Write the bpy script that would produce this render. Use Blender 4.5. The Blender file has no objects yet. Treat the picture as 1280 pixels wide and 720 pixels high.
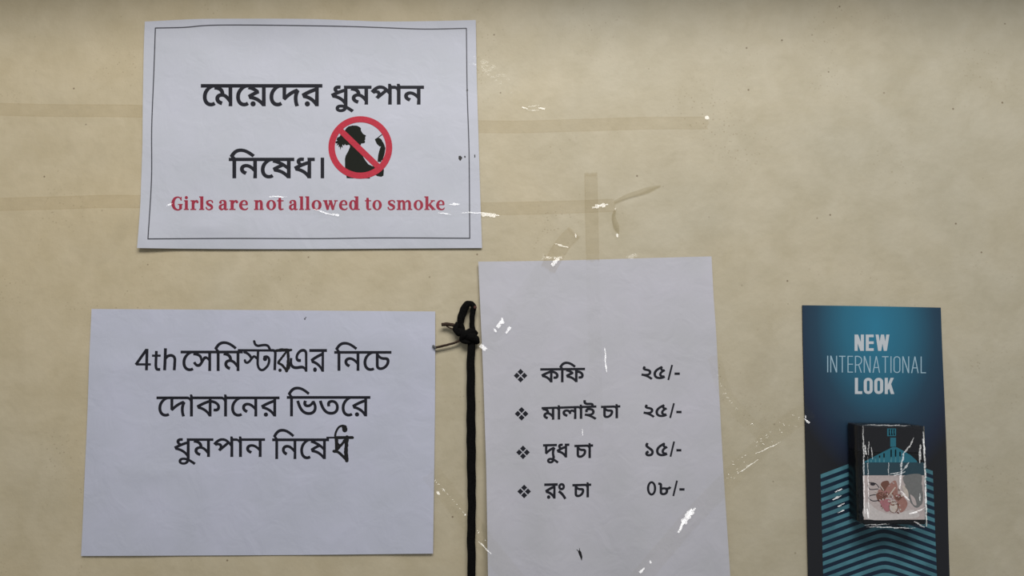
import bpy, bmesh, math, random
import numpy as np
from mathutils import Vector, noise
from mathutils.geometry import delaunay_2d_cdt

# ------------------------------------------------------------------ camera, world, lights, exposure
scn = bpy.context.scene
COL = scn.collection
D = 0.55                                     # distance from lens to the wall along the axis
TILT = math.radians(4.5)                     # the phone looks slightly upward
F_PX = 1280 * D / 0.896
FWD = Vector((0, math.cos(TILT), math.sin(TILT)))
UPV = Vector((0, -math.sin(TILT), math.cos(TILT)))
CAM = Vector((0, 0, 1.5)) - FWD * D
cd = bpy.data.cameras.new('camera'); cam = bpy.data.objects.new('camera', cd); COL.objects.link(cam)
cam.location = CAM; cam.rotation_euler = (math.pi / 2 + TILT, 0, 0)
cd.sensor_width = 36; cd.lens = 36 * F_PX / 1280; cd.clip_start = 0.01
scn.camera = cam

w = bpy.data.worlds.new('daylight'); scn.world = w; w.use_nodes = True
bg = w.node_tree.nodes['Background']; bg.inputs[0].default_value = (0.93, 0.97, 1.0, 1); bg.inputs[1].default_value = 0.25

LIGHT = Vector((0.09, -0.92, 2.36))
ld = bpy.data.lights.new('window_light', 'AREA'); ld.shape = 'RECTANGLE'; ld.size = 0.9; ld.size_y = 0.4
ld.energy = 14.5; ld.color = (1.0, 0.985, 0.96)
lo = bpy.data.objects.new('window_light', ld); COL.objects.link(lo); lo.location = LIGHT
lo.rotation_euler = (Vector((-0.15, 0, 1.6)) - LIGHT).to_track_quat('-Z', 'Y').to_euler()

vs = scn.view_settings
vs.view_transform = 'Standard'; vs.look = 'None'; vs.exposure = 0.0; vs.gamma = 1.0; vs.use_curve_mapping = False


# ------------------------------------------------------------------ helpers
def P(px, py, h=0.0):
    """photo pixel -> point that lies h in front of the wall plane"""
    d = FWD + Vector((1, 0, 0)) * ((px - 640) / F_PX) + UPV * ((360 - py) / F_PX)
    return CAM + d * ((-h - CAM.y) / d.y)


def tag(o, label=None, cat=None, group=None, kind=None):
    if label: o['label'] = label
    if cat: o['category'] = cat
    if group: o['group'] = group
    if kind: o['kind'] = kind
    return o


def empty(name, loc, label, cat, group=None):
    o = bpy.data.objects.new(name, None); COL.objects.link(o); o.location = loc
    o.empty_display_size = 0.02
    return tag(o, label, cat, group)


def root_of(p):
    v = Vector((0, 0, 0))
    while p: v += p.location; p = p.parent
    return v


def mesh(name, verts, faces, mats, parent=None, smooth=False, midx=None, kind=None):
    """verts in world space; a child keeps its own origin at its parent's"""
    off = root_of(parent) if parent else Vector((0, 0, 0))
    loc = Vector((0, 0, 0))
    if not parent:
        loc = Vector((sum(v[0] for v in verts) / len(verts), 0, min(v[2] for v in verts)))
        off = loc
    me = bpy.data.meshes.new(name)
    me.from_pydata([tuple(Vector(v) - off) for v in verts], [], faces)
    for m in (mats if isinstance(mats, (list, tuple)) else [mats]): me.materials.append(m)
    if midx:
        for p, i in zip(me.polygons, midx): p.material_index = i
    if smooth:
        for p in me.polygons: p.use_smooth = True
    me.validate(); me.update()
    o = bpy.data.objects.new(name, me); COL.objects.link(o); o.location = loc
    if parent: o.parent = parent
    if kind: o['kind'] = kind
    return o


def lerp_poly(pts, n):
    """n+1 points evenly spread along a polyline (Catmull-Rom smoothed)"""
    s = smooth_path(pts, 8)
    L = [0]
    for a, b in zip(s, s[1:]): L.append(L[-1] + math.dist(a, b))
    out = []; j = 0
    for i in range(n + 1):
        t = L[-1] * i / n
        while j < len(L) - 2 and L[j + 1] < t: j += 1
        k = (t - L[j]) / max(1e-9, L[j + 1] - L[j])
        out.append(tuple(a + (b - a) * k for a, b in zip(s[j], s[j + 1])))
    return out


def smooth_path(pts, n=6):
    if len(pts) < 3: 
        return [tuple(pts[0][q] + (pts[-1][q] - pts[0][q]) * i / n for q in range(len(pts[0]))) for i in range(n + 1)]
    P_ = [tuple(2 * a - b for a, b in zip(pts[0], pts[1]))] + list(pts) + [tuple(2 * a - b for a, b in zip(pts[-1], pts[-2]))]
    out = []
    for i in range(1, len(P_) - 2):
        p0, p1, p2, p3 = P_[i - 1], P_[i], P_[i + 1], P_[i + 2]
        for k in range(n):
            t = k / n
            out.append(tuple(0.5 * (2 * b + (c - a) * t + (2 * a - 5 * b + 4 * c - d) * t * t + (3 * b - a - 3 * c + d) * t ** 3)
                             for a, b, c, d in zip(p0, p1, p2, p3)))
    out.append(tuple(pts[-1]))
    return out


# ---- flat print: closed contours in photo pixels, nonzero winding fill
def area2(c): return sum(c[i - 1][0] * c[i][1] - c[i][0] * c[i - 1][1] for i in range(len(c)))
def pos(c): return c if area2(c) > 0 else c[::-1]


def fill(contours, grid=7):
    vs_, es = [], []
    if grid:
        dense = []
        for c in contours:
            q = []
            for i in range(len(c)):
                a, b = c[i - 1], c[i]; k = max(1, math.ceil(math.dist(a[:2], b[:2]) / 4.0))
                q += [(a[0] + (b[0] - a[0]) * j / k, a[1] + (b[1] - a[1]) * j / k) for j in range(k)]
            dense.append(q)
        contours = dense
    for c in contours:
        if len(c) < 3: continue
        b = len(vs_); vs_ += [Vector((p[0], p[1])) for p in c]
        es += [(b + i, b + (i + 1) % len(c)) for i in range(len(c))]
    xs = [v.x for v in vs_]; ys = [v.y for v in vs_]
    if grid:
        gx = math.floor(min(xs) / grid) * grid + grid
        while gx < max(xs):
            gy = math.floor(min(ys) / grid) * grid + grid
            while gy < max(ys):
                vs_.append(Vector((gx + 0.013, gy + 0.017))); gy += grid
            gx += grid
    r = delaunay_2d_cdt(vs_, es, [], 0, 1e-5)
    V = r[0]; Fs = r[2]
    if not Fs: return [], []
    cen = np.array([[sum(V[i].x for i in f) / len(f), sum(V[i].y for i in f) / len(f)] for f in Fs])
    wn = np.zeros(len(Fs))
    for c in contours:
        a = np.array([(p[0], p[1]) for p in c]); b = np.roll(a, -1, 0)
        for (x0, y0), (x1, y1) in zip(a, b):
            cr = (x1 - x0) * (cen[:, 1] - y0) - (cen[:, 0] - x0) * (y1 - y0)
            wn += ((y0 <= cen[:, 1]) & (y1 > cen[:, 1]) & (cr > 0)).astype(int)
            wn -= ((y0 > cen[:, 1]) & (y1 <= cen[:, 1]) & (cr < 0)).astype(int)
    keep = [f for f, n in zip(Fs, wn) if n != 0]
    used = sorted({i for f in keep for i in f}); mp = {i: k for k, i in enumerate(used)}
    return [V[i] for i in used], [tuple(mp[i] for i in f) for f in keep]


def stroke(pts, wd=None, cap='round', n=6, jit=0, rnd=None):
    """pts (x,y[,width]) in pixels -> one closed contour"""
    q = [(p[0], p[1], p[2] if len(p) > 2 else wd) for p in pts]
    s = smooth_path(q, n) if len(q) > 2 else [q[0], q[1]]
    L, R = [], []
    for i, (x, y, ww) in enumerate(s):
        a = s[max(0, i - 1)]; b = s[min(len(s) - 1, i + 1)]
        dx, dy = b[0] - a[0], b[1] - a[1]; l = math.hypot(dx, dy) or 1
        j = (rnd.uniform(-jit, jit), rnd.uniform(-jit, jit)) if rnd else (0, 0)
        L.append((x - dy / l * ww / 2 + j[0], y + dx / l * ww / 2 + j[0])); R.append((x + dy / l * ww / 2 + j[1], y - dx / l * ww / 2 + j[1]))
    out = L
    if cap == 'round':
        def capp(c, frm, k=5):
            a0 = math.atan2(frm[1] - c[1], frm[0] - c[0]); r = math.dist(c[:2], frm)
            return [(c[0] + r * math.cos(a0 - math.pi * i / k), c[1] + r * math.sin(a0 - math.pi * i / k)) for i in range(1, k)]
        out = L + capp(s[-1], L[-1]) + R[::-1] + capp(s[0], R[0])
    else: out = L + R[::-1]
    return pos(out)


def poly(pts): return pos([tuple(p) for p in pts])
def blob(pts):
    pts = [tuple(p) for p in pts]; k = len(pts); q = smooth_path(pts[-2:] + pts + pts[:2], 5)
    return pos(q[10:10 + 5 * k])
def rect(x0, y0, x1, y1): return poly([(x0, y0), (x1, y0), (x1, y1), (x0, y1)])
def disc(cx, cy, rx, ry=None, n=20): 
    ry = ry or rx
    return pos([(cx + rx * math.cos(2 * math.pi * i / n), cy + ry * math.sin(2 * math.pi * i / n)) for i in range(n)])
def ring(cx, cy, rx, ry, ix, iy, n=40): return [disc(cx, cy, rx, ry, n), disc(cx, cy, ix, iy, n)[::-1]]


def embolden(cs, d):
    if not d: return cs
    big = max(cs, key=lambda c: abs(area2(c))); sg = 1 if area2(big) > 0 else -1
    out = []
    for c in cs:
        n = len(c); o = []
        for i in range(n):
            a, p, b = c[i - 1], c[i], c[(i + 1) % n]
            d1 = (p[0] - a[0], p[1] - a[1]); d2 = (b[0] - p[0], b[1] - p[1])
            l1 = math.hypot(*d1) or 1; l2 = math.hypot(*d2) or 1
            n1 = (d1[1] / l1, -d1[0] / l1); n2 = (d2[1] / l2, -d2[0] / l2)
            m = (n1[0] + n2[0], n1[1] + n2[1]); q = max(0.5, (m[0] ** 2 + m[1] ** 2) / 2)
            o.append((p[0] + sg * d * m[0] / q, p[1] + sg * d * m[1] / q))
        out.append(o)
    return out


_words = {}
def word_outline(s):
    """outlines of a word in Blender's own built-in fonts"""
    if s in _words: return _words[s]
    c = bpy.data.curves.new('w', 'FONT'); c.body = s; c.resolution_u = 3
    o = bpy.data.objects.new('w', c); COL.objects.link(o)
    bpy.context.view_layer.update()
    cu = o.to_curve(bpy.context.evaluated_depsgraph_get())
    res = []
    for sp in cu.splines:
        bp = sp.bezier_points; n = len(bp); pts = []
        for i in range(n):
            a, b = bp[i], bp[(i + 1) % n]
            p0, p1, p2, p3 = a.co, a.handle_right, b.handle_left, b.co
            straight = abs((p1 - p0).cross(p3 - p0).length) + abs((p2 - p0).cross(p3 - p0).length) < 1e-6
            k = 1 if straight else 4
            for j in range(k):
                t = j / k
                q = p0 * (1 - t) ** 3 + p1 * 3 * t * (1 - t) ** 2 + p2 * 3 * t * t * (1 - t) + p3 * t ** 3
                if not pts or (abs(q.x - pts[-1][0]) + abs(q.y - pts[-1][1])) > 1e-4: pts.append((q.x, q.y))
        if len(pts) > 2: res.append(pts)
    o.to_curve_clear(); bpy.data.objects.remove(o); bpy.data.curves.remove(c)
    _words[s] = res
    return res


def word(s, x0, y0, x1, y1, bold=0.0, slope=0.0):
    """the word fitted to a box of photo pixels"""
    cs = word_outline(s)
    ax = min(p[0] for c in cs for p in c); bx = max(p[0] for c in cs for p in c)
    ay = min(p[1] for c in cs for p in c); by = max(p[1] for c in cs for p in c)
    xm = (x0 + x1) / 2
    def f(p):
        x = x0 + bold + (p[0] - ax) / (bx - ax) * (x1 - x0 - 2 * bold)
        y = y1 - bold - (p[1] - ay) / (by - ay) * (y1 - y0 - 2 * bold)
        return (x, y + slope * (x - xm))
    return embolden([[f(p) for p in c] for c in cs], bold)


def print_on(name, groups, mats, H, parent, lift=0.00013, grid=7, label=None):
    """groups: contour lists, each filled on its own and laid on the surface H"""
    V, Fc, mi = [], [], []
    for gi, g in enumerate(groups):
        cs, m = g if isinstance(g, tuple) else (g, 0)
        v, f = fill(cs, grid)
        b = len(V); V += [P(p.x, p.y, H(p.x, p.y) + lift) for p in v]
        for t in f:
            a, bb, c = (V[b + i] for i in t)
            t = tuple(b + i for i in t)
            if (bb - a).cross(c - a).y > 0: t = t[::-1]
            Fc.append(t); mi.append(m)
    o = mesh(name, V, Fc, mats, parent, midx=mi)
    if label: o['label'] = label
    return o


# ------------------------------------------------------------------ materials
def new_mat(name):
    m = bpy.data.materials.new(name); m.use_nodes = True
    nt = m.node_tree; return m, nt, nt.nodes['Principled BSDF']


def simple(name, col, rough=0.6, spec=0.3, noise_amt=0.0, nscale=300, bump=0.0, bscale=800, coat=0):
    m, nt, b = new_mat(name)
    b.inputs['Roughness'].default_value = rough; b.inputs['Specular IOR Level'].default_value = spec
    b.inputs['Base Color'].default_value = (*col, 1); b.inputs['Coat Weight'].default_value = coat
    tc = nt.nodes.new('ShaderNodeTexCoord')
    if noise_amt:
        n = nt.nodes.new('ShaderNodeTexNoise'); n.inputs['Scale'].default_value = nscale; n.inputs['Detail'].default_value = 4
        r = nt.nodes.new('ShaderNodeValToRGB')
        r.color_ramp.elements[0].position = .3; r.color_ramp.elements[1].position = .7
        r.color_ramp.elements[0].color = (*[c * (1 - noise_amt) for c in col], 1)
        r.color_ramp.elements[1].color = (*[min(1, c * (1 + noise_amt)) for c in col], 1)
        nt.links.new(tc.outputs['Object'], n.inputs['Vector']); nt.links.new(n.outputs['Fac'], r.inputs['Fac'])
        nt.links.new(r.outputs['Color'], b.inputs['Base Color'])
    if bump:
        n = nt.nodes.new('ShaderNodeTexNoise'); n.inputs['Scale'].default_value = bscale; n.inputs['Detail'].default_value = 5
        bp = nt.nodes.new('ShaderNodeBump'); bp.inputs['Strength'].default_value = bump; bp.inputs['Distance'].default_value = 0.001
        nt.links.new(tc.outputs['Object'], n.inputs['Vector']); nt.links.new(n.outputs['Fac'], bp.inputs['Height'])
        nt.links.new(bp.outputs['Normal'], b.inputs['Normal'])
    return m


def paper_mat(name, col, amt=0.035):
    m, nt, b = new_mat(name)
    b.inputs['Roughness'].default_value = 0.75; b.inputs['Specular IOR Level'].default_value = 0.2
    tc = nt.nodes.new('ShaderNodeTexCoord')
    n = nt.nodes.new('ShaderNodeTexNoise'); n.inputs['Scale'].default_value = 22; n.inputs['Detail'].default_value = 6
    r = nt.nodes.new('ShaderNodeValToRGB')
    r.color_ramp.elements[0].position = .3; r.color_ramp.elements[1].position = .72
    r.color_ramp.elements[0].color = (col[0] * (1 - amt), col[1] * (1 - amt * .7), col[2] * (1 - amt), 1)
    r.color_ramp.elements[1].color = (col[0] * (1 + amt * .6), col[1] * (1 + amt * .6), col[2] * (1 + amt), 1)
    n2 = nt.nodes.new('ShaderNodeTexNoise'); n2.inputs['Scale'].default_value = 45; n2.inputs['Detail'].default_value = 3; n2.inputs['Distortion'].default_value = .6
    bp = nt.nodes.new('ShaderNodeBump'); bp.inputs['Strength'].default_value = .35; bp.inputs['Distance'].default_value = 0.0022
    L = nt.links
    L.new(tc.outputs['Object'], n.inputs['Vector']); L.new(tc.outputs['Object'], n2.inputs['Vector'])
    L.new(n.outputs['Fac'], r.inputs['Fac']); L.new(r.outputs['Color'], b.inputs['Base Color'])
    L.new(n2.outputs['Fac'], bp.inputs['Height']); L.new(bp.outputs['Normal'], b.inputs['Normal'])
    return m


def film(name, tint, rough=0.08, ior=1.5, bump=0.0, bscale=150, haze=0.0, hazecol=(.8, .75, .6)):
    """thin clear film: see-through, tinted, glossy"""
    m = bpy.data.materials.new(name); m.use_nodes = True; nt = m.node_tree; nt.nodes.clear(); L = nt.links
    out = nt.nodes.new('ShaderNodeOutputMaterial'); tr = nt.nodes.new('ShaderNodeBsdfTransparent'); gl = nt.nodes.new('ShaderNodeBsdfGlossy')
    tr.inputs[0].default_value = (*tint, 1); gl.inputs['Roughness'].default_value = rough
    df = nt.nodes.new('ShaderNodeBsdfDiffuse'); df.inputs[0].default_value = (*hazecol, 1)
    m0 = nt.nodes.new('ShaderNodeMixShader'); m0.inputs[0].default_value = haze
    lw = nt.nodes.new('ShaderNodeLayerWeight'); lw.inputs[0].default_value = .5
    pw = nt.nodes.new('ShaderNodeMath'); pw.operation = 'POWER'; pw.inputs[1].default_value = 5
    f0 = ((ior - 1) / (ior + 1)) ** 2
    fr = nt.nodes.new('ShaderNodeMath'); fr.operation = 'MULTIPLY_ADD'; fr.inputs[1].default_value = 1 - f0; fr.inputs[2].default_value = f0
    L.new(lw.outputs['Facing'], pw.inputs[0]); L.new(pw.outputs[0], fr.inputs[0])
    mx = nt.nodes.new('ShaderNodeMixShader')
    L.new(tr.outputs[0], m0.inputs[1]); L.new(df.outputs[0], m0.inputs[2])
    L.new(fr.outputs[0], mx.inputs[0]); L.new(m0.outputs[0], mx.inputs[1]); L.new(gl.outputs[0], mx.inputs[2]); L.new(mx.outputs[0], out.inputs[0])
    if bump:
        tc = nt.nodes.new('ShaderNodeTexCoord'); n = nt.nodes.new('ShaderNodeTexNoise'); n.inputs['Scale'].default_value = bscale
        bp = nt.nodes.new('ShaderNodeBump'); bp.inputs['Strength'].default_value = bump; bp.inputs['Distance'].default_value = .001
        L.new(tc.outputs['Object'], n.inputs['Vector']); L.new(n.outputs['Fac'], bp.inputs['Height'])
        L.new(bp.outputs[0], gl.inputs['Normal'])
    return m


def wall_mat():
    m, nt, b = new_mat('cream_wall_paint'); L = nt.links; N = nt.nodes.new
    b.inputs['Roughness'].default_value = 0.55; b.inputs['Specular IOR Level'].default_value = 0.25
    tc = N('ShaderNodeTexCoord')
    def tex(scale, det, dist=0, vec=None, rough=.5):
        n = N('ShaderNodeTexNoise'); n.inputs['Scale'].default_value = scale; n.inputs['Detail'].default_value = det
        n.inputs['Distortion'].default_value = dist; n.inputs['Roughness'].default_value = rough
        L.new(vec or tc.outputs['Object'], n.inputs['Vector']); return n
    def ramp(src, p0, c0, p1, c1):
        r = N('ShaderNodeValToRGB'); e = r.color_ramp.elements
        e[0].position = p0; e[1].position = p1; e[0].color = c0; e[1].color = c1; L.new(src, r.inputs['Fac']); return r
    def mix(fac, a, c, mode='MIX'):
        x = N('ShaderNodeMix'); x.data_type = 'RGBA'; x.blend_type = mode
        if isinstance(fac, float): x.inputs[0].default_value = fac
        else: L.new(fac, x.inputs[0])
        for s, v in ((x.inputs[6], a), (x.inputs[7], c)):
            if isinstance(v, tuple): s.default_value = v
            else: L.new(v, s)
        return x.outputs[2]
    # warmer toward the left, greyer toward the right, broken up by noise
    sep = N('ShaderNodeSeparateXYZ'); L.new(tc.outputs['Object'], sep.inputs[0])
    mr = N('ShaderNodeMapRange'); mr.inputs[1].default_value = -0.35; mr.inputs[2].default_value = 0.40
    L.new(sep.outputs[0], mr.inputs[0])
    big = tex(5.0, 5, .8)
    ad = N('ShaderNodeMath'); ad.operation = 'MULTIPLY_ADD'; ad.inputs[1].default_value = 1.5; L.new(big.outputs['Fac'], ad.inputs[0])
    L.new(mr.outputs[0], ad.inputs[2])
    base = ramp(ad.outputs[0], 0.55, (*WALL_WARM, 1), 1.75, (*WALL_GREY, 1))
    ad.use_clamp = False
    # ramp is 0..1: rescale
    mr2 = N('ShaderNodeMapRange'); mr2.inputs[1].default_value = .35; mr2.inputs[2].default_value = 1.75; L.new(ad.outputs[0], mr2.inputs[0])
    L.new(mr2.outputs[0], base.inputs['Fac']); base.color_ramp.elements[0].position = 0; base.color_ramp.elements[1].position = 1
    blot = ramp(tex(30, 6, .3, rough=.6).outputs['Fac'], .35, (.93, .92, .89, 1), .65, (1.04, 1.04, 1.05, 1))
    c = mix(1.0, base.outputs[0], blot.outputs[0], 'MULTIPLY')
    grime = ramp(tex(9, 8, 1.2, rough=.65).outputs['Fac'], .56, (0, 0, 0, 1), .76, (1, 1, 1, 1))
    gm = N('ShaderNodeMath'); gm.operation = 'MULTIPLY'; gm.inputs[1].default_value = .28; L.new(grime.outputs[0], gm.inputs[0])
    c = mix(gm.outputs[0], c, (.40, .34, .23, 1))
    # sparse small dark specks
    vo = N('ShaderNodeTexVoronoi'); vo.inputs['Scale'].default_value = 55; vo.inputs['Randomness'].default_value = 1
    L.new(tc.outputs['Object'], vo.inputs['Vector'])
    sp = ramp(vo.outputs['Distance'], .035, (1, 1, 1, 1), .06, (0, 0, 0, 1))
    spm = ramp(tex(26, 2).outputs['Fac'], .49, (0, 0, 0, 1), .57, (1, 1, 1, 1))
    sm = N('ShaderNodeMath'); sm.operation = 'MULTIPLY'; L.new(sp.outputs[0], sm.inputs[0]); L.new(spm.outputs[0], sm.inputs[1])
    s2 = N('ShaderNodeMath'); s2.operation = 'MULTIPLY'; s2.inputs[1].default_value = .8; L.new(sm.outputs[0], s2.inputs[0])
    c = mix(s2.outputs[0], c, (.17, .12, .07, 1))
    vo2 = N('ShaderNodeTexVoronoi'); vo2.inputs['Scale'].default_value = 260
    L.new(tc.outputs['Object'], vo2.inputs['Vector'])
    sp2 = ramp(vo2.outputs['Distance'], .10, (1, 1, 1, 1), .22, (0, 0, 0, 1))
    spm2 = ramp(tex(13, 4).outputs['Fac'], .52, (0, 0, 0, 1), .66, (1, 1, 1, 1))
    sm3 = N('ShaderNodeMath'); sm3.operation = 'MULTIPLY'; L.new(sp2.outputs[0], sm3.inputs[0]); L.new(spm2.outputs[0], sm3.inputs[1])
    s4 = N('ShaderNodeMath'); s4.operation = 'MULTIPLY'; s4.inputs[1].default_value = .5; L.new(sm3.outputs[0], s4.inputs[0])
    c = mix(s4.outputs[0], c, (.30, .23, .14, 1))
    L.new(c, b.inputs['Base Color'])
    bp = N('ShaderNodeBump'); bp.inputs['Strength'].default_value = .35; bp.inputs['Distance'].default_value = .0012
    L.new(tex(120, 5).outputs['Fac'], bp.inputs['Height']); L.new(bp.outputs[0], b.inputs['Normal'])
    return m


WALL_WARM = (.600, .500, .325)
WALL_GREY = (.518, .472, .360)
M_wall = wall_mat()
M_floor = simple('concrete_floor', (.35, .34, .32), .8, .2, .15, 12)
M_shade_ledge = simple('shade_ledge_paint', (.36, .30, .22), .6, .2, .1, 40)
M_paper = paper_mat('office_paper', (.575, .583, .650))
M_paper_b = paper_mat('office_paper_b', (.548, .556, .655), .05)
M_paper_c = paper_mat('office_paper_c', (.555, .543, .590), .05)
M_ink = simple('printer_ink', (.017, .017, .024), .6, .15)
M_ink_bold = simple('printer_ink_bold', (.020, .020, .027), .6, .15)
M_red = simple('red_print', (.52, .034, .060), .5, .2, .12, 900)
M_darkred = simple('dark_red_print', (.37, .040, .070), .5, .15, .12, 900)
M_sil = simple('silhouette_print', (.012, .014, .010), .6, .12)
M_pen = simple('marker_ink', (.009, .008, .009), .35, .5)
M_line = simple('grey_line_print', (.075, .075, .09), .5, .3)
M_cord = simple('black_cord', (.0055, .005, .005), .9, .08, .4, 700, .9, 1400)
M_fray = simple('brown_thread', (.034, .017, .009), .7, .3, .5, 900, .5, 1500)
M_tip = simple('grey_thread_tip', (.10, .10, .11), .6, .3)
M_nail = simple('rusty_nail', (.07, .025, .018), .55, .4, .3, 900)
M_white_print = simple('white_print', (.56, .60, .64), .5, .2)
M_pale_print = simple('pale_blue_print', (.36, .52, .62), .5, .3)
M_tape = film('aged_clear_tape', (.977, .966, .943), .10, 1.38, .15, 90, .015, (.72, .66, .50))
M_tape_edge = film('grimy_tape_edge', (.945, .925, .885), .2, 1.4, .15, 90, .02, (.6, .52, .38))
M_tape_new = film('fresh_clear_tape', (.997, .997, .993), .12, 1.25, .3, 160)
M_crinkle = film('crinkled_clear_tape', (.994, .991, .980), .22, 1.30, .5, 420, .0, (.7, .66, .55))
M_cello = film('cellophane', (.97, .975, .98), .05, 1.5, .35, 130)


# ------------------------------------------------------------------ the setting
def box(x0, y0, z0, x1, y1, z1):
    v = [(x, y, z) for x in (x0, x1) for y in (y0, y1) for z in (z0, z1)]
    f = [(0, 1, 3, 2), (4, 6, 7, 5), (0, 4, 5, 1), (2, 3, 7, 6), (0, 2, 6, 4), (1, 5, 7, 3)]
    return v, f

def bevel(o, wdt=.002, seg=2):
    m = o.modifiers.new('bevel', 'BEVEL'); m.width = wdt; m.segments = seg

tag(mesh('wall_back', *box(-2.0, 0, 0, 2.0, .12, 3.0), M_wall), kind='structure')
tag(mesh('floor', *box(-2.0, -2.4, -.1, 2.0, 0, 0), M_floor), kind='structure')
o = mesh('shade_ledge_1', *box(-2.0, -.15, 1.851, 2.0, 0, 1.876), M_shade_ledge); bevel(o); tag(o, kind='structure')  # unseen ledge, added above the view to shade the top of the wall


# ------------------------------------------------------------------ sheets of paper
def gs(px, py, cx, cy, sx, sy, a): return a * math.exp(-((px - cx) / sx) ** 2 - ((py - cy) / sy) ** 2)

class Sheet:
    def __init__(s, top, right, bottom, left, hfun, nx, ny, thick):
        s.t, s.b = lerp_poly(top, nx), lerp_poly(bottom, nx)
        s.l, s.r = lerp_poly(left, ny), lerp_poly(right, ny)
        s.nx, s.ny, s.H, s.thick = nx, ny, hfun, thick
        s.outline = s.t + s.r + s.b[::-1] + s.l[::-1]
    def uv(s, i, j):
        u, v = i / s.nx, j / s.ny
        t, b, l, r = s.t[i], s.b[i], s.l[j], s.r[j]; c = (s.t[0], s.t[-1], s.b[0], s.b[-1])
        return tuple((1 - v) * t[k] + v * b[k] + (1 - u) * l[k] + u * r[k]
                     - ((1 - u) * (1 - v) * c[0][k] + u * (1 - v) * c[1][k] + (1 - u) * v * c[2][k] + u * v * c[3][k]) for k in (0, 1))
    def build(s, name, mat, parent, edge_mat=None):
        V, Fc = [], []; nx, ny = s.nx, s.ny; W = nx + 1
        for j in range(ny + 1):
            for i in range(nx + 1):
                p = s.uv(i, j); V.append(P(p[0], p[1], s.H(*p)))
        n = len(V); V += [v + Vector((0, s.thick, 0)) for v in V]
        mi = []
        for j in range(ny):
            for i in range(nx):
                a = j * W + i; Fc.append((a, a + W, a + W + 1, a + 1)); mi.append(0)
                Fc.append((n + a, n + a + 1, n + a + W + 1, n + a + W)); mi.append(0)
        rim = [i for i in range(W)] + [j * W + nx for j in range(1, ny + 1)] + [ny * W + i for i in range(nx - 1, -1, -1)] + [j * W for j in range(ny - 1, 0, -1)]
        k0 = len(V); V += [V[a].copy() for a in rim] + [V[n + a].copy() for a in rim]; R_ = len(rim)
        for a in range(R_): b = (a + 1) % R_; Fc.append((k0 + a, k0 + b, k0 + R_ + b, k0 + R_ + a)); mi.append(1 if edge_mat else 0)
        return mesh(name, V, Fc, [mat] + ([edge_mat] if edge_mat else []), parent, True, mi)
    def inside(s, x, y):
        c = False; o = s.outline
        for k in range(len(o)):
            (x0, y0), (x1, y1) = o[k - 1], o[k]
            if (y0 > y) != (y1 > y) and x < (x1 - x0) * (y - y0) / (y1 - y0) + x0: c = not c
        return c


def h_sign(x, y):
    e = max(0, (215 - x) / 45) ** 2 * .0006 * (0.5 + y / 310)
    return (.0016 + gs(x, y, 235, 60, 45, 38, .0017) - gs(x, y, 320, 40, 60, 40, .0006) + gs(x, y, 470, 60, 90, 40, .0011) + e
            + gs(x, y, 300, 285, 70, 28, .0014) + gs(x, y, 520, 290, 70, 30, .0012) + gs(x, y, 180, 312, 30, 40, .0020)
            + .0003 * math.sin(x / 31 + y / 45) + .00022 * math.sin(y / 17 - x / 70)
            + gs(x, y, 585, 205, 40, 22, .0008) + gs(x, y, 262, 284, 28, 5, .0006) + gs(x, y, 205, 57, 13, 3, .0006) + gs(x, y, 283, 275, 7, 5, .0005))
def h_notice(x, y):
    return (.0015 + gs(x, y, 140, 560, 50, 90, .0014) + gs(x, y, 470, 420, 80, 40, .0011) + gs(x, y, 150, 460, 60, 18, .0008)
            + .0004 * math.sin(x / 60 + y / 38) + gs(x, y, 540, 650, 60, 90, .0008) + gs(x, y, 190, 590, 45, 12, .0006)
            + .00015 * math.sin((x + y) / 19))
def h_menu(x, y):
    k = max(0, min(1, (y - 470) / 260))
    lx = x - (599 + (y - 327) * .028)
    curl = max(0, 1 - lx / 60) ** 2 * (.0015 + .0040 * max(0, min(1, (y - 350) / 300)))
    return .0016 + .0004 * math.sin(x / 44 - y / 60) + k * .0027 * (1 + math.sin((x - y * .10) / 19)) + curl + gs(x, y, 640, 395, 30, 30, .0006)
def h_card(x, y):
    return .0018 + .0005 * math.sin(y / 90) + max(0, (x - 1130) / 60) ** 2 * .0010 * max(0, (y - 380) / 340)

S_sign = Sheet([(181, 27), (200, 26), (240, 24), (280, 23.4), (380, 23.6), (440, 25.6), (480, 26.8), (540, 26.3), (594.7, 25)],
               [(594.7, 25), (596, 100), (598.4, 180), (600.5, 250), (602.6, 310)],
               [(171.3, 310), (230, 310.8), (320, 311.3), (400, 311.2), (500, 310.6), (602.6, 310)],
               [(181, 27), (179.8, 60), (178.5, 130), (178, 180), (176.3, 230), (175, 262), (171.3, 310)], h_sign, 86, 58, .00012)
S_notice = Sheet([(114.4, 386.2), (250, 387), (400, 388.2), (544, 389.3)],
                 [(544, 389.3), (543.8, 500), (542.6, 600), (541.3, 692)],
                 [(101.3, 695), (200, 694.6), (380, 693.6), (541.3, 692)],
                 [(114.4, 386.2), (111.5, 450), (109.3, 516), (106, 590), (103.2, 656), (101.3, 695)], h_notice, 86, 62, .00012)
S_menu = Sheet([(597.8, 327), (680, 326), (760, 324), (830, 322), (889.4, 320.4)],
               [(889.4, 320.4), (892, 370), (895.4, 420), (900, 510), (905, 600), (913, 722), (914, 746)],
               [(611, 752), (700, 752), (820, 749), (914, 746)],
               [(597.8, 327), (601, 400), (604, 470), (606.3, 540), (608, 600), (610, 720), (611, 752)], h_menu, 62, 88, .00012)
S_card = Sheet([(1003, 381.5), (1090, 382.8), (1176, 384.5)],
               [(1176, 384.5), (1178, 440), (1183, 560), (1186.5, 700), (1190, 790)],
               [(1012.5, 792), (1100, 793), (1190, 790)],
               [(1003, 381.5), (1004, 440), (1007, 560), (1010, 700), (1012.5, 792)], h_card, 36, 82, .0008)

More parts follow.
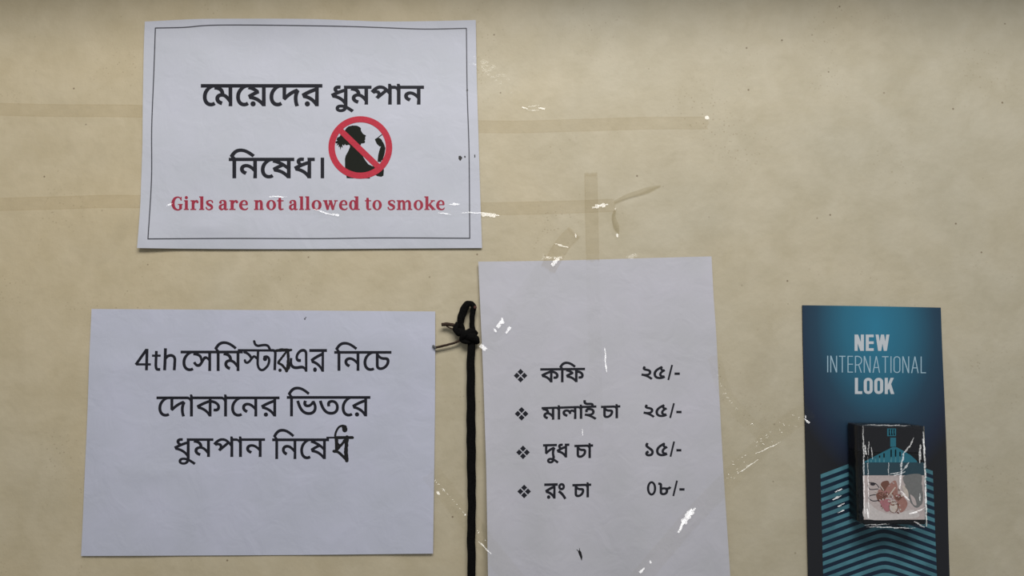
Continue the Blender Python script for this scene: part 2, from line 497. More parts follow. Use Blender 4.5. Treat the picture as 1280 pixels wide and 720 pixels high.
# --- first sheet: bordered sign
sign = empty('paper_sign', P(387, 167), 'white landscape paper sign with thin black border, no-smoking symbol and red line', 'sign')
S_sign.build('paper_sheet', M_paper, sign)
bl = [stroke([(194, 35), (230, 34.2), (258, 31.8), (300, 31.2), (380, 32), (440, 33.2), (475, 34.4), (530, 36.3), (583, 35.4)], 1.35, 'flat'),
      stroke([(583, 35), (584, 115), (586.3, 190), (587.2, 298.3)], 1.35, 'flat'),
      stroke([(587.7, 297.8), (480, 297.3), (400, 298.2), (290, 298), (184.5, 298.6)], 1.35, 'flat'),
      stroke([(194.2, 34.6), (192.3, 90), (189.6, 160), (189.3, 225), (184.9, 299)], 1.35, 'flat')]
print_on('printed_border', [[c] for c in bl], M_line, h_sign, sign)
print_on('printed_heading', [word('েমে\u09dfেদর', 251, 105, 403, 133, .72)] +
         [word('ধুমপান', 413.8, 104.7, 530, 140.3, .72), word('িনেষধ', 286, 185.6, 393.5, 223, .72), [rect(400.8, 197, 405.2, 222.8)]],
         M_ink_bold, h_sign, sign)

# red serif line
def gl(kind):
    R = lambda x0, y0, x1, y1: rect(x0, y0, x1, y1)
    S = lambda *p: stroke(list(p), cap='flat', n=5)
    T = 1.4
    if kind == 'i': return 6.1, [R(1.3, 0, 5, 12.2), R(.2, 10.8, 2, 12.2), R(0, 0, 6.1, T), disc(3.1, 15.4, 2.0)]
    if kind == 'l': return 6.3, [R(1.3, 0, 5.1, 17), R(.1, 15.6, 2, 17), R(0, 0, 6.3, T)]
    if kind == 'r': return 10.6, [R(1.6, 0, 5.3, 12.2), R(.1, 10.8, 2, 12.2), R(0, 0, 7.4, T), S((4.6, 8, 1.6), (6, 10.6, 2.2), (8.2, 11.3, 2.3), (9.2, 10.6, 2)), disc(9, 9.9, 1.6)]
    if kind == 'n': return 12.3, [R(1.4, 0, 4.9, 12.2), R(0, 10.8, 2, 12.2), R(0, 0, 5.9, T), S((4.3, 9.2, 1.4), (6.2, 11.2, 2), (8.4, 10.6, 3.2), (9.2, 7.6, 3.6), (9.2, 0, 3.6)), R(6.8, 0, 12.3, T)]
    if kind == 'm': return 19.6, [R(1.4, 0, 4.8, 12.2), R(0, 10.8, 2, 12.2), R(0, 0, 5.8, T), S((4.2, 9.2, 1.4), (6, 11.2, 2), (8.2, 10.6, 3), (9.1, 7.6, 3.4), (9.1, 0, 3.4)), R(6.9, 0, 11.3, T),
                                  S((10.8, 9.2, 1.4), (12.8, 11.2, 2), (15.2, 10.6, 3), (16.2, 7.6, 3.4), (16.2, 0, 3.4)), R(13.8, 0, 19.6, T)]
    if kind == 'o': return 12.2, ring(6.1, 6.1, 6.1, 6.4, 2.4, 5.0)
    if kind == 'e': return 11.5, [R(3, 5.9, 10.5, 7.2), S((9.6, 6.4, 2.6), (9.2, 9.6, 2.6), (6.6, 11.7, 1.5), (3.4, 10, 2.8), (2, 6, 3.8), (3.2, 2.2, 3.3), (6.6, .5, 1.9), (9.4, 1, 1.7), (11, 2.8, 1))]
    if kind == 'a': return 12.2, [disc(2.4, 9.4, 1.7), S((1.8, 9.8, 1.8), (3, 11.4, 1.4), (5.2, 11.8, 1.5), (7.6, 10.8, 3), (8.2, 8.4, 3.6), (8.2, 2, 3.5), (9.4, .7, 2), (12, 1, 1.1)),
                                  S((7.4, 7.4, 1.3), (4.8, 6.6, 1.8), (2.2, 4.9, 3), (2, 2.4, 3.4), (4, .6, 2.2), (7, 1.8, 1.3))]
    if kind == 's': return 10.2, [S((8.9, 8.6, 1.4), (8.6, 10.6, 1.8), (6.8, 11.7, 1.5), (4.4, 11.6, 1.6), (2.2, 9.9, 3), (3, 7.4, 3.2), (5.4, 6.2, 3.5), (7.8, 4.6, 3.2), (8, 2.2, 2.8), (5.6, .5, 1.6), (3.4, .5, 1.5), (1.4, 1.8, 1.8), (1, 3.9, 1.4))]
    if kind == 't': return 8.5, [S((3.6, 15.2, 2.6), (3.5, 12, 3.7), (3.5, 6, 3.6), (3.6, 2.4, 3.5), (4.8, .8, 2.4), (8.4, 1.2, 1.2)), R(0, 10.8, 8.3, 12.2)]
    if kind == 'w': return 18.5, [S((2.8, 12, 3.7), (6.2, .2, 3.2)), S((6, .2, 1.6), (9.4, 12, 1.6)), S((9.3, 12, 3.7), (12.7, .2, 3.2)), S((12.5, .2, 1.6), (16.2, 12, 1.6)),
                                  R(0, 10.8, 5.6, 12.2), R(7, 10.8, 11, 12.2), R(13.8, 10.8, 18.5, 12.2)]
    if kind == 'd': return 13.6, ring(5.2, 6.1, 5.2, 6.4, 1.7, 4.9) + [R(8, 0, 11.7, 17), R(6.6, 15.6, 9, 17), R(10, 0, 13.6, T), R(6, 10.2, 9, 11.6), R(6, .3, 9, 1.6)]
    if kind == 'k': return 14.1, [R(1.4, 0, 5.1, 17), R(0, 15.6, 2, 17), R(0, 0, 6.4, T), S((4.6, 5.2, 1.6), (10.8, 11.6, 1.6)), S((6.2, 7, 3.4), (11.6, .6, 3.6)), R(8, 10.8, 13.2, 12.2), R(9, 0, 14.1, T)]
    if kind == 'G': return 14.3, [S((12.3, 12.2, 1.3), (10.8, 15, 1.6), (7.8, 16, 1.8), (3.9, 13.8, 3.2), (2.1, 8, 4.1), (3.9, 2.3, 3.4), (8, .1, 1.9), (11, 1.1, 2.2), (12.2, 2, 2)), R(9.8, 1.2, 13.4, 7.2), R(8.2, 6.2, 14.3, 7.5), R(11.7, 11.6, 13, 16.3)]

LINE = [('G', 214.1, 228.4), ('i', 229.8, 235.9), ('r', 238, 248.3), ('l', 248.9, 255.4), ('s', 256.8, 266.9), ('a', 273.2, 285.4), ('r', 286.5, 297.8), ('e', 298.7, 310.5),
        ('n', 317.5, 329.8), ('o', 332.8, 345.1), ('t', 346.2, 354.7), ('a', 361, 372.5), ('l', 373.9, 380), ('l', 381.4, 387.7), ('o', 389.5, 402), ('w', 403.7, 422.2),
        ('e', 423.6, 434.8), ('d', 436.2, 449.8), ('t', 456.1, 464.2), ('o', 465.5, 477.3), ('s', 484.2, 494.4), ('m', 495.8, 515.4), ('o', 517, 529), ('k', 530.4, 544.5), ('e', 545, 556.2)]
gr = []
for ch, x0, x1 in LINE:
    wd, cs = gl(ch); cs = [[(p[0], p[1]) for p in c] for c in cs]
    gr.append([[(x0 + p[0] / wd * (x1 - x0), 262.4 - p[1]) for p in c] for c in cs])
gr = [[c[::-1] for c in g] for g in gr]
print_on('red_lettering', gr, M_darkred, h_sign, sign, label='dark red serif lettering')

# prohibition symbol (zoom 8.18 px per photo px from 405,140)
Z = lambda pts: [(405 + a / 8.18, 140 + b / 8.18) for a, b in pts]
woman = [poly(Z([(228, 165), (250, 147), (290, 138), (335, 139), (362, 152), (378, 166), (376, 182), (386, 205), (402, 226), (428, 238), (429, 246), (419, 254), (424, 263),
                 (420, 270), (423, 280), (414, 290), (420, 300), (418, 314), (404, 319), (380, 322), (372, 345), (360, 385), (378, 415), (398, 455), (425, 498), (455, 535), (490, 552), (530, 560),
                 (600, 560), (613, 590), (608, 650), (585, 662), (545, 655), (520, 640), (470, 665), (470, 680), (232, 676), (228, 650), (215, 560), (214, 480), (222, 445), (248, 400),
                 (266, 355), (262, 330), (235, 340), (222, 335), (210, 300), (190, 230)])),
         poly(Z([(260, 240), (200, 218), (172, 226), (160, 250), (135, 262), (128, 285), (140, 290), (116, 305), (122, 322), (138, 318), (128, 345), (150, 330), (150, 362), (160, 350),
                 (168, 388), (176, 352), (190, 368), (188, 330), (205, 345), (215, 325), (222, 342), (240, 325), (262, 340), (290, 310)])),
         stroke(Z([(566, 510), (574, 440), (590, 380), (606, 345)]), 4.6, 'flat'), stroke(Z([(606, 360), (596, 330), (575, 300), (555, 282)]), 4.2),
         poly(Z([(606, 320), (628, 368), (618, 430), (600, 490), (566, 505), (572, 420), (580, 360)])),
         poly(Z([(520, 278), (545, 262), (572, 268), (592, 285), (598, 318), (590, 350), (568, 352), (540, 325), (528, 300)])),
         stroke(Z([(540, 275), (565, 252), (590, 232)]), 1.1)]
sym = print_on('prohibition_symbol', [(ring(450.4, 184.3, 39.9, 39.1, 31.9, 31.5, 64), 0), ([stroke([(424, 161.5), (473, 208.6)], 7.4, 'flat')], 0)], [M_red], h_sign, sign, lift=.00022,
               label='red no-smoking ring with diagonal bar')
print_on('smoker_silhouette', [woman], M_sil, h_sign, sym, lift=.00015, label='black silhouette of a smoking woman')
for pts in ([(573.3, 195), (575.5, 194.6), (578, 197), (576.5, 199.5), (575.3, 201), (573.2, 198.5)], [(580.2, 194.8), (582, 195), (582, 197), (580.5, 197)], [(592.8, 193.5), (594, 193), (594.2, 196.5), (593, 197)],
            [(583, 111.5), (584.5, 110.5), (585.2, 113), (584, 115), (583, 113.5)]):
    print_on('ink_speck', [[poly(pts)]], M_pen, h_sign, sign, .0002)

# --- second sheet: plain notice
notice = empty('paper_notice', P(325, 540), 'white landscape notice with three lines of thin black lettering, lower left', 'notice')
S_notice.build('paper_sheet', M_paper_b, notice)
Z4 = lambda pts: [(165 + p[0] / 18, 430 + p[1] / 18) + tuple(p[2:]) for p in pts]
ZS = lambda pts: [(300 + p[0] / 14.4, 420 + p[1] / 14.4) + tuple(p[2:]) for p in pts]
four = [stroke(Z4([(330, 120), (85, 465)]), 3.45, 'flat'), stroke(Z4([(90, 458), (425, 458)]), 2.76, 'flat'), stroke(Z4([(338, 112), (325, 590)]), 3.56, 'flat'), rect(165 + 300 / 18, 430 + 108 / 18, 165 + 362 / 18, 430 + 140 / 18),
        stroke(Z4([(548, 155), (545, 250), (538, 400), (538, 500), (560, 565), (635, 572)]), 3.45, 'flat'), stroke(Z4([(450, 262), (645, 262)]), 2.76, 'flat'),
        stroke(Z4([(752, 95), (745, 330), (733, 590)]), 3.68, 'flat'), stroke(Z4([(755, 320), (800, 275), (870, 255), (930, 275), (962, 330), (960, 440), (950, 590)]), 3.56, 'flat')]
sta = [stroke(ZS([(-40, 256), (600, 260)]), 2.88, 'flat'),
       stroke(ZS([(80, 290), (120, 305), (170, 345), (210, 405)]), 3.25), stroke(ZS([(88, 437), (98, 468), (130, 480), (170, 455), (210, 405), (245, 370), (275, 375), (300, 400)]), 3.00),
       stroke(ZS([(325, 260), (322, 350), (318, 440), (320, 520), (345, 585), (390, 612), (440, 595), (500, 530), (525, 450), (515, 395), (480, 370), (440, 375)]), 3.12), disc(300 + 450 / 14.4, 420 + 412 / 14.4, 2.7),
       stroke(ZS([(255, 95), (275, 150), (320, 175), (380, 168), (450, 162), (505, 180), (540, 245)]), 3.12), 
       stroke(ZS([(560, 258), (610, 262), (635, 300), (632, 420), (625, 615)]), 3.38, 'flat')]
ekar = word('েসিম', 225.7, 426.5, 303.5, 463.9, .3)
print_on('printed_lettering', [four, ekar, sta, word('এর', 362, 436, 408.7, 464.9, .22), word('িনেচ', 417.8, 427.3, 489.3, 463.6, .3),
                               word('েদাকােনর', 195.6, 493, 349.4, 520.8, .3), word('িভতের', 358.5, 483.3, 463, 520.6, .3),
                               word('ধুমপান', 217.6, 545.5, 331.3, 581, .3), word('িনেষ', 340.2, 536, 411.3, 574, .3), [stroke([(408, 547), (441, 547)], 2.2, 'flat')]],
         M_ink, h_notice, notice)
rnd = random.Random(4)
ZH = lambda pts: [(400 + p[0] / 12, 525 + p[1] / 12) + tuple(p[2:]) for p in pts]
hand = [stroke(ZS([(650, 262), (760, 240), (920, 250)]), 2.60, jit=.25, rnd=rnd), stroke(ZS([(660, 272), (800, 262), (905, 262)]), 1.95, jit=.3, rnd=rnd),
        stroke(ZS([(830, 290), (760, 380), (685, 480)]), 2.86, jit=.2, rnd=rnd), stroke(ZS([(690, 485), (760, 525), (830, 610)]), 3.12, jit=.3, rnd=rnd),
        stroke(ZS([(865, 265), (868, 400), (862, 520), (845, 620)]), 3.38, jit=.25, rnd=rnd), stroke(ZS([(885, 490), (880, 560), (860, 600)]), 3.12, jit=.3, rnd=rnd),
        disc(300 + 720 / 14.4, 420 + 615 / 14.4, 2.1), disc(300 + 838 / 14.4, 420 + 625 / 14.4, 2.0),
        stroke(ZS([(850, 260), (870, 270), (905, 250)]), 2.6),
        stroke(ZH([(240, 475), (240, 380), (235, 290), (228, 240), (240, 180), (280, 110), (335, 85), (380, 95)]), 2.6), disc(400 + 372 / 12, 525 + 140 / 12, 3.3, 3.7), disc(400 + 365 / 12, 525 + 108 / 12, 3.2, 2.8),
        stroke(ZH([(245, 262), (490, 264)]), 3.64, jit=.2, rnd=rnd), stroke(ZH([(250, 290), (262, 350), (290, 380)]), 2.86, jit=.2, rnd=rnd),
        stroke(ZH([(395, 270), (330, 360), (240, 455), (205, 468)]), 3.38, jit=.3, rnd=rnd), stroke(ZH([(210, 470), (270, 480), (330, 530), (400, 600)]), 3.38, jit=.35, rnd=rnd),
        stroke(ZH([(405, 255), (395, 370), (388, 480), (402, 605)]), 4.68, jit=.35, rnd=rnd), stroke(ZH([(260, 300), (255, 380), (245, 460)]), 2.34, jit=.3, rnd=rnd)]
print_on('handwritten_correction', [hand[:9]], M_pen, h_notice, notice, .0002, label='letter inked over by hand in the first line')
print_on('handwritten_correction', [hand[9:]], M_pen, h_notice, notice, .0002, label='letter inked over by hand at the end of the last line')
for x, y, r, in ((381, 398.5, .9), (382.2, 396.8, .6)):
    print_on('ink_speck', [[disc(x, y, r, r * 1.3, 8)]], M_line, h_notice, notice, .0002)

# --- third sheet: price list
menu = empty('price_list', P(755, 530), 'white portrait price list with four bulleted rows, beside the black cord', 'price list')
S_menu.build('paper_sheet', M_paper_c, menu)
b = .55
print_on('item_names', [word('কিফ', 675.3, 452, 731.3, 477.8, b, -.01), word('মালাই', 677, 500.7, 745.5, 525.5, b, -.03), word('চা', 751.2, 505.3, 775.4, 523, b, -.03),
                        word('দুধ', 678.8, 554.6, 711.7, 579.2, b, -.025), word('চা', 718, 554, 741.4, 572.8, b, -.03),
                        word('রং', 680.3, 604, 707.8, 624.4, b, -.025), word('চা', 715.5, 603, 739, 621.9, b, -.03)], M_ink_bold, h_menu, menu)
def prc(s, x0, x1, y0, y1, zero=False):
    dg = [word(s, x0, y0 + 1.2, x0 + (x1 - x0) * .62, y1, b, -.01)] if not zero else \
         [ring(x0 + 5.8, (y0 + y1) / 2 + .2, 5.8, 9, 2.9, 6.3), word('৮', x0 + 14, y0 + 2.2, x0 + 30.4, y1 - .6, b)]
    return dg + [[stroke([(x0 + (x1 - x0) * .80, y0 - .2), (x0 + (x1 - x0) * .70, y1 + .4)], 2.3, 'flat')], [rect(x0 + (x1 - x0) * .862, y0 + 9.3, x1, y0 + 12.3)]]
print_on('prices', prc('২৫', 801.7, 849.8, 456.3, 474.6) + prc('২৫', 804.3, 852, 504.2, 522) + prc('১৫', 806.5, 851.7, 552, 570.4) + prc('', 808.7, 855.7, 600.9, 619.6, True), M_ink_bold, h_menu, menu)
for cx, cy in ((650.7, 469.5), (652, 517.2), (653.8, 565.4), (655.2, 614.3)):
    q, r = 4.75, 3.75
    print_on('bullet', [[poly([(cx + a * q + u, cy + c * q + v) for u, v in ((0, -r), (r, 0), (0, r), (-r, 0))])] for a, c in ((0, -1), (1, 0), (0, 1), (-1, 0))], M_ink_bold, h_menu, menu)
print_on('ink_speck', [[poly([(722.5, 689), (724.5, 687.5), (726.5, 690), (728, 696), (727.2, 701), (725.5, 697), (723.8, 693)]), stroke([(724.5, 688), (724.3, 685.5)], .7), stroke([(723, 689), (721, 687)], .7)]], M_pen, h_menu, menu, .0002)

# ------------------------------------------------------------------ promotional card and pack
def card_mat():
    m, nt, bs = new_mat('blue_card_print'); L = nt.links; N = nt.nodes.new
    bs.inputs['Roughness'].default_value = .42; bs.inputs['Specular IOR Level'].default_value = .35
    tc = N('ShaderNodeTexCoord'); mp = N('ShaderNodeMapping')
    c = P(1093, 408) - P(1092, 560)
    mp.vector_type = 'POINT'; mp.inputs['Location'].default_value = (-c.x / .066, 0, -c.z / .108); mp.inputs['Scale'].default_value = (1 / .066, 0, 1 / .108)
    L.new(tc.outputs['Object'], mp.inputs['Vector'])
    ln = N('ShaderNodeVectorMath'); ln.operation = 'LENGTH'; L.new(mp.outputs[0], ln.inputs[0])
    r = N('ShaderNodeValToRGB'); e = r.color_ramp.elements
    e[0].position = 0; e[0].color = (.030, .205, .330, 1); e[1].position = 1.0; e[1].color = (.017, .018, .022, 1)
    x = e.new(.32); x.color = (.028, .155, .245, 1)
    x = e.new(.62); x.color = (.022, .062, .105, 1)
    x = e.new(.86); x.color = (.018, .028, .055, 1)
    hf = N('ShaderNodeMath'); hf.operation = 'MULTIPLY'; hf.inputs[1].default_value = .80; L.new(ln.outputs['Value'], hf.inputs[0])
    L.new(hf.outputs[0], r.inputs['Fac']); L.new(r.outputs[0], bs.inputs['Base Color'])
    return m
M_card = card_mat()
M_navy = simple('navy_print', (.009, .022, .045), .42, .35)
M_teal = simple('teal_print', (.075, .215, .265), .42, .35, .25, 60)
M_edge = simple('card_edge', (.012, .013, .017), .6, .2)
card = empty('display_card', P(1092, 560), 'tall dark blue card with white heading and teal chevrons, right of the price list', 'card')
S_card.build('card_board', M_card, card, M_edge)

def flat(*p, wd=3): return stroke(list(p), wd, 'flat')
def caps(s, x, y0, y1, cw, sw, gap, slant=0.0):
    """condensed sans capitals built from strokes"""
    out = []; hs = sw / 2
    for ch, k in s:
        W = cw * k; g = []; x1 = x + W
        if ch == 'N': g = [rect(x, y0, x + sw, y1), rect(x1 - sw, y0, x1, y1), poly([(x, y0), (x + sw * 1.15, y0), (x1, y1), (x1 - sw * 1.15, y1)])]
        if ch == 'E': g = [rect(x, y0, x + sw, y1)] + [rect(x, a, x1, a + sw * .85) for a in (y0, (y0 + y1) / 2 - sw * .43, y1 - sw * .85)]
        if ch == 'W':
            q = W / 4; g = [poly([(a, y0), (a + sw, y0), (c + sw / 2, y1), (c - sw / 2, y1)]) for a, c in ((x, x + q + sw * .2), (x + 2 * q - hs, x + q + sw * .2), (x + 2 * q - hs, x1 - q - sw * .2), (x1 - sw, x1 - q - sw * .2))]
        if ch == 'L': g = [rect(x, y0, x + sw, y1), rect(x, y1 - sw * .9, x1, y1)]
        if ch == 'I': g = [rect(x, y0, x + sw, y1)]
        if ch == 'T': g = [rect(x, y0, x1, y0 + sw * .95), rect((x + x1) / 2 - hs, y0, (x + x1) / 2 + hs, y1)]
        if ch == 'A': g = [poly([(x, y1), (x + sw, y1), ((x + x1) / 2 + hs, y0), ((x + x1) / 2 - hs, y0)]), poly([(x1 - sw, y1), (x1, y1), ((x + x1) / 2 + hs, y0), ((x + x1) / 2 - hs, y0)]), rect(x + W * .17, y1 - (y1 - y0) * .34, x1 - W * .17, y1 - (y1 - y0) * .34 + sw * .9)]
        if ch == 'R': g = [rect(x, y0, x + sw, y1), flat((x, y0 + hs), (x + W * .5, y0 + hs), (x1 - sw * .6, y0 + (y1 - y0) * .14), (x1 - sw * .6, y0 + (y1 - y0) * .38), (x + W * .5, y0 + (y1 - y0) * .53), (x, y0 + (y1 - y0) * .53), wd=sw), poly([(x + W * .45, y0 + (y1 - y0) * .5), (x + W * .45 + sw, y0 + (y1 - y0) * .5), (x1, y1), (x1 - sw, y1)])]
        if ch == 'O':
            def rr(ax, ay, bx, by, r):
                pts = []
                for (cx, cy, a0) in ((bx - r, ay + r, -90), (bx - r, by - r, 0), (ax + r, by - r, 90), (ax + r, ay + r, 180)):
                    pts += [(cx + r * math.cos(math.radians(a0 + t)), cy + r * math.sin(math.radians(a0 + t))) for t in (0, 22, 45, 67, 90)]
                return pos(pts)
            g = [rr(x, y0, x1, y1, W * .46), rr(x + sw, y0 + sw * .9, x1 - sw, y1 - sw * .9, max(.3, (W - 2 * sw) * .46))[::-1]]
        if ch == 'K': g = [rect(x, y0, x + sw, y1), poly([(x + sw * .6, y0 + (y1 - y0) * .62), (x1 - sw, y0), (x1 + .2, y0), (x + sw * 1.2, y0 + (y1 - y0) * .75)]), poly([(x + W * .35, y0 + (y1 - y0) * .42), (x + W * .35 + sw * .9, y0 + (y1 - y0) * .30), (x1 + .8, y1), (x1 - sw * .9, y1)])]
        out.append(g); x += W + gap
    return out
hd = caps([('N', 1), ('E', .85), ('W', 1.48)], 1068.2, 418.2, 438.6, 11.7, 3.9, 2.3) + caps([('L', .82), ('O', 1.0), ('O', 1.0), ('K', 1.0)], 1068.6, 472.3, 492.5, 11.2, 3.9, 1.9)
print_on('heading_lettering', hd[:3], M_white_print, h_card, card, label='bold white heading lettering, upper word')
print_on('heading_lettering', hd[3:], M_white_print, h_card, card, label='bold white heading lettering, lower word')
thin = caps([('I', .16), ('N', 1), ('T', .95), ('E', .8), ('R', 1), ('N', 1), ('A', 1.1), ('T', .95), ('I', .16), ('O', 1), ('N', 1), ('A', 1.1), ('L', .78)], 1034, 444.6, 465.4, 8.55, 1.25, 2.45)
thin = [[[(p[0], p[1] + (p[0] - 1034) * .009) for p in c] for c in g] for g in thin]
print_on('thin_lettering', thin, M_pale_print, h_card, card, label='thin pale blue lettering')

# chevron panel: navy ground with teal bands
def chev_y(x, yc): 
    d = abs(x - 1102.5 - (yc - 600) * .004) ; k = .372
    return yc + k * (math.sqrt(d * d + 64) - 8)
xl = lambda y: 1025.6 + (y - 590) * .026
xr = lambda y: 1166.0 + (y - 590) * .040
XS = [0, .08, .16, .25, .33, .40, .45, .49, .52, .55, .58, .62, .68, .76, .84, .92, 1]
def band(y0, y1):
    a = []; bb = []
    for t in XS:
        x = 1026 + 141 * t
        yy = chev_y(x, y0); x_ = xl(yy) + (xr(yy) - xl(yy)) * t; a.append((x_, yy))
        y2 = chev_y(x, y1); x2 = xl(y2) + (xr(y2) - xl(y2)) * t; bb.append((x2, y2))
    return poly(a + bb[::-1])
pan = print_on('chevron_panel', [[band(568, 790 - 24)]], M_navy, h_card, card, .0001, 0 or 9, label='navy printed panel')
yb = 567.5
while yb < 752:
    print_on('chevron_stripe', [[band(yb, yb + 5.0)]], M_teal, h_card, pan, .0002)
    yb += 9.9

# cigarette pack, fixed on the card
HP = .0250; HB = .0030
front = [(1077, 532.6), (1153.6, 533.4), (1157.3, 655.6), (1080, 655.8)]
pack = empty('cigarette_pack', P(1117, 650, HB), 'black and teal cigarette pack in clear wrapper stuck on the dark blue card', 'pack')
FC = [P(x, y, HP) for x, y in front]
def fpt(u, v, h=0.0):
    """point on the pack front; u right, v down (0..1)"""
    p = (FC[0] * (1 - u) + FC[1] * u) * (1 - v) + (FC[3] * (1 - u) + FC[2] * u) * v
    return Vector((p.x, -HP - h, p.z))
M_pack = simple('pack_black', (.006, .0065, .008), .38, .2)
M_pack_top = simple('pack_graphite', (.012, .012, .015), .35, .25)
M_emb = simple('pack_teal', (.020, .170, .235), .35, .4)
M_emb2 = simple('pack_light_teal', (.09, .30, .36), .35, .4)
M_pband = simple('pack_dark_teal_band', (.022, .062, .085), .4, .4)
def frontbox(u0, v0, u1, v1, hf, hb, g=0):
    a = [fpt(u0, v0), fpt(u1, v0), fpt(u1, v1), fpt(u0, v1)]
    V = [Vector((p.x, -hf, p.z)) for p in a] + [Vector((p.x, -hb, p.z)) for p in a]
    return V, [(0, 3, 2, 1), (4, 5, 6, 7), (0, 1, 5, 4), (1, 2, 6, 5), (2, 3, 7, 6), (3, 0, 4, 7)]
o = mesh('box_body', *frontbox(0, .275, 1, 1, HP, HB), M_pack, pack); bevel(o, .0008)
o = mesh('flip_lid', *frontbox(0, 0, 1, .272, HP, HB), M_pack_top, pack); bevel(o, .0008)
def pprint(name, groups, mats, lift, parent=pack, label=None):
    """print on the pack front: contours in photo pixels"""
    V, Fc, mi = [], [], []
    for cs, m in groups:
        v, f = fill(cs, 0); bb = len(V); V += [P(p.x, p.y, HP + lift) for p in v]
        for t in f:
            t = tuple(bb + i for i in t)
            a, b_, c = (V[i] for i in t)
            if (b_ - a).cross(c - a).y > 0: t = t[::-1]
            Fc.append(t); mi.append(m)
    o = mesh(name, V, Fc, mats, parent, midx=mi)
    if label: o['label'] = label
    return o
ZP = lambda pts: [(1050 + p[0] / 9, 520 + p[1] / 9) + tuple(p[2:]) for p in pts]
ZQ = lambda pts: [(1050 + p[0] / 9, 585 + p[1] / 9) + tuple(p[2:]) for p in pts]
emb = [([rect(1109, 535.6, 1120, 545.2)], 0), ([rect(1112.8, 547, 1120.0, 558.5)], 0),
       ([poly(ZP([(278, 510), (340, 478), (590, 350), (640, 352), (720, 395), (800, 445), (860, 500), (868, 512), (868, 522), (275, 522)]))], 0)]
for x in (350, 400, 445, 495, 575, 625, 675): emb.append(([rect(1050 + x / 9 - .8, 520 + (350 + abs(x - 600) * .52 + 14) / 9, 1050 + x / 9 + .9, 577.6)], 1))
for k in range(3): emb.append(([poly([(1111 + k * 3, 536.5), (1112.6 + k * 3, 536.5), (1112 + k * 3, 540), (1112.9 + k * 3, 544.2), (1111 + k * 3, 544.2)])], 1))
pprint('printed_emblem', emb, [M_emb, M_emb2], .00015, label='teal crest above a pointed band of bars')
pprint('dark_teal_band', [([poly([(1078.2, 578), (1154.6, 578), (1155, 594), (1078.6, 594)])], 0)], M_pband, .00012)
cr = [simple('pic_' + n, c, .4, .35, .08, 500) for n, c in (('ground', (.58, .49, .47)), ('brown', (.20, .085, .060)), ('skin', (.40, .20, .165)), ('pale', (.66, .57, .50)), ('wire', (.035, .028, .035)), ('pink', (.46, .19, .21)), ('sheen_grey', (.20, .20, .195)), ('white', (.68, .62, .60)))]
pic = [([poly([(1078.7, 594.2), (1155.3, 594.2), (1156.4, 649.5), (1079.8, 649.5)])], 0, 0),
       ([blob(ZQ([(300, 380), (420, 470), (600, 520), (820, 470), (860, 560), (300, 575)]))], 7, 1),
       ([blob(ZQ([(470, 160), (540, 145), (560, 200), (545, 250), (500, 270), (455, 230)]))], 1, 1),
       ([blob(ZQ([(540, 200), (620, 140), (650, 230), (640, 300), (560, 330), (500, 330), (430, 290), (440, 240), (500, 260)]))], 2, 2),
       ([blob(ZQ([(410, 290), (470, 270), (520, 300), (510, 345), (440, 380), (415, 340)]))], 1, 2),
       ([blob(ZQ([(600, 330), (650, 290), (720, 330), (760, 400), (730, 470), (680, 500), (660, 440), (640, 380)]))], 2, 2),
       ([blob(ZQ([(620, 330), (670, 300), (700, 330), (650, 370)]))], 1, 3),
       ([blob(ZQ([(450, 370), (550, 350), (580, 400), (570, 470), (520, 490), (480, 440)]))], 5, 3),
       ([disc(1050 + 605 / 9, 585 + 440 / 9, 6.1, 7.3)], 1, 3), ([disc(1050 + 602 / 9, 585 + 440 / 9, 5.0, 6.6)], 3, 4),
       ([blob(ZQ([(720, 90), (905, 70), (915, 180), (860, 240), (800, 220), (730, 180)]))], 6, 1), ([blob(ZQ([(780, 260), (920, 240), (925, 400), (850, 430), (790, 380)]))], 6, 1),  # grey patches: the wrapper's reflection painted in among the picture's colours
       ([blob(ZQ([(700, 190), (760, 250), (770, 330), (730, 300)]))], 3, 3), ([blob(ZQ([(740, 180), (905, 160), (925, 300), (905, 420), (840, 440), (770, 330)]))], 6, 2), ([blob(ZQ([(790, 300), (840, 340), (860, 420), (820, 400)]))], 0, 3), ([stroke(ZQ([(320, 160), (400, 175), (440, 220)]), .9)], 4, 3), ([disc(1091, 605, 3.2, 2.0)], 4, 3), ([stroke(ZQ([(315, 200), (340, 240), (430, 235)]), .9)], 4, 3),
       ([stroke(ZQ([(400, 300), (340, 310), (325, 340), (370, 370), (440, 365)]), 1.0)], 4, 3), ([stroke(ZQ([(430, 280), (500, 310), (560, 290)]), .9)], 1, 4),
       ([stroke(ZQ([(450, 190), (490, 250)]), 1.2)], 3, 4), ([stroke(ZQ([(560, 300), (620, 220)]), 1.6)], 3, 4)]
wp = pprint('warning_picture', [(pic[0][0], 0)], cr, .00018, label='pink and brown health warning photograph')
for c, m, lv in pic[1:]:
    pprint('picture_and_sheen_patch', [(c, 0)], cr[m], .00018 + lv * .00005, wp)

rp = random.Random(9); mot = []
for _ in range(60):
    x, y = rp.gauss(1112, 9), rp.gauss(622, 9)
    if not (1086 < x < 1136 and 602 < y < 642): continue
    a_, b_ = rp.uniform(.5, 1.9), rp.uniform(.4, 1.3); th = rp.uniform(0, 3.1)
    mot.append(([poly([(x + a_ * math.cos(t) * math.cos(th) - b_ * math.sin(t) * math.sin(th), y + a_ * math.cos(t) * math.sin(th) + b_ * math.sin(t) * math.cos(th)) for t in [q * .785 for q in range(8)]])], rp.choice([1, 1, 2, 3, 3, 5, 0, 7])))
pprint('picture_mottling', mot, cr, .00018 + 5 * .00005, wp)['kind'] = 'stuff'

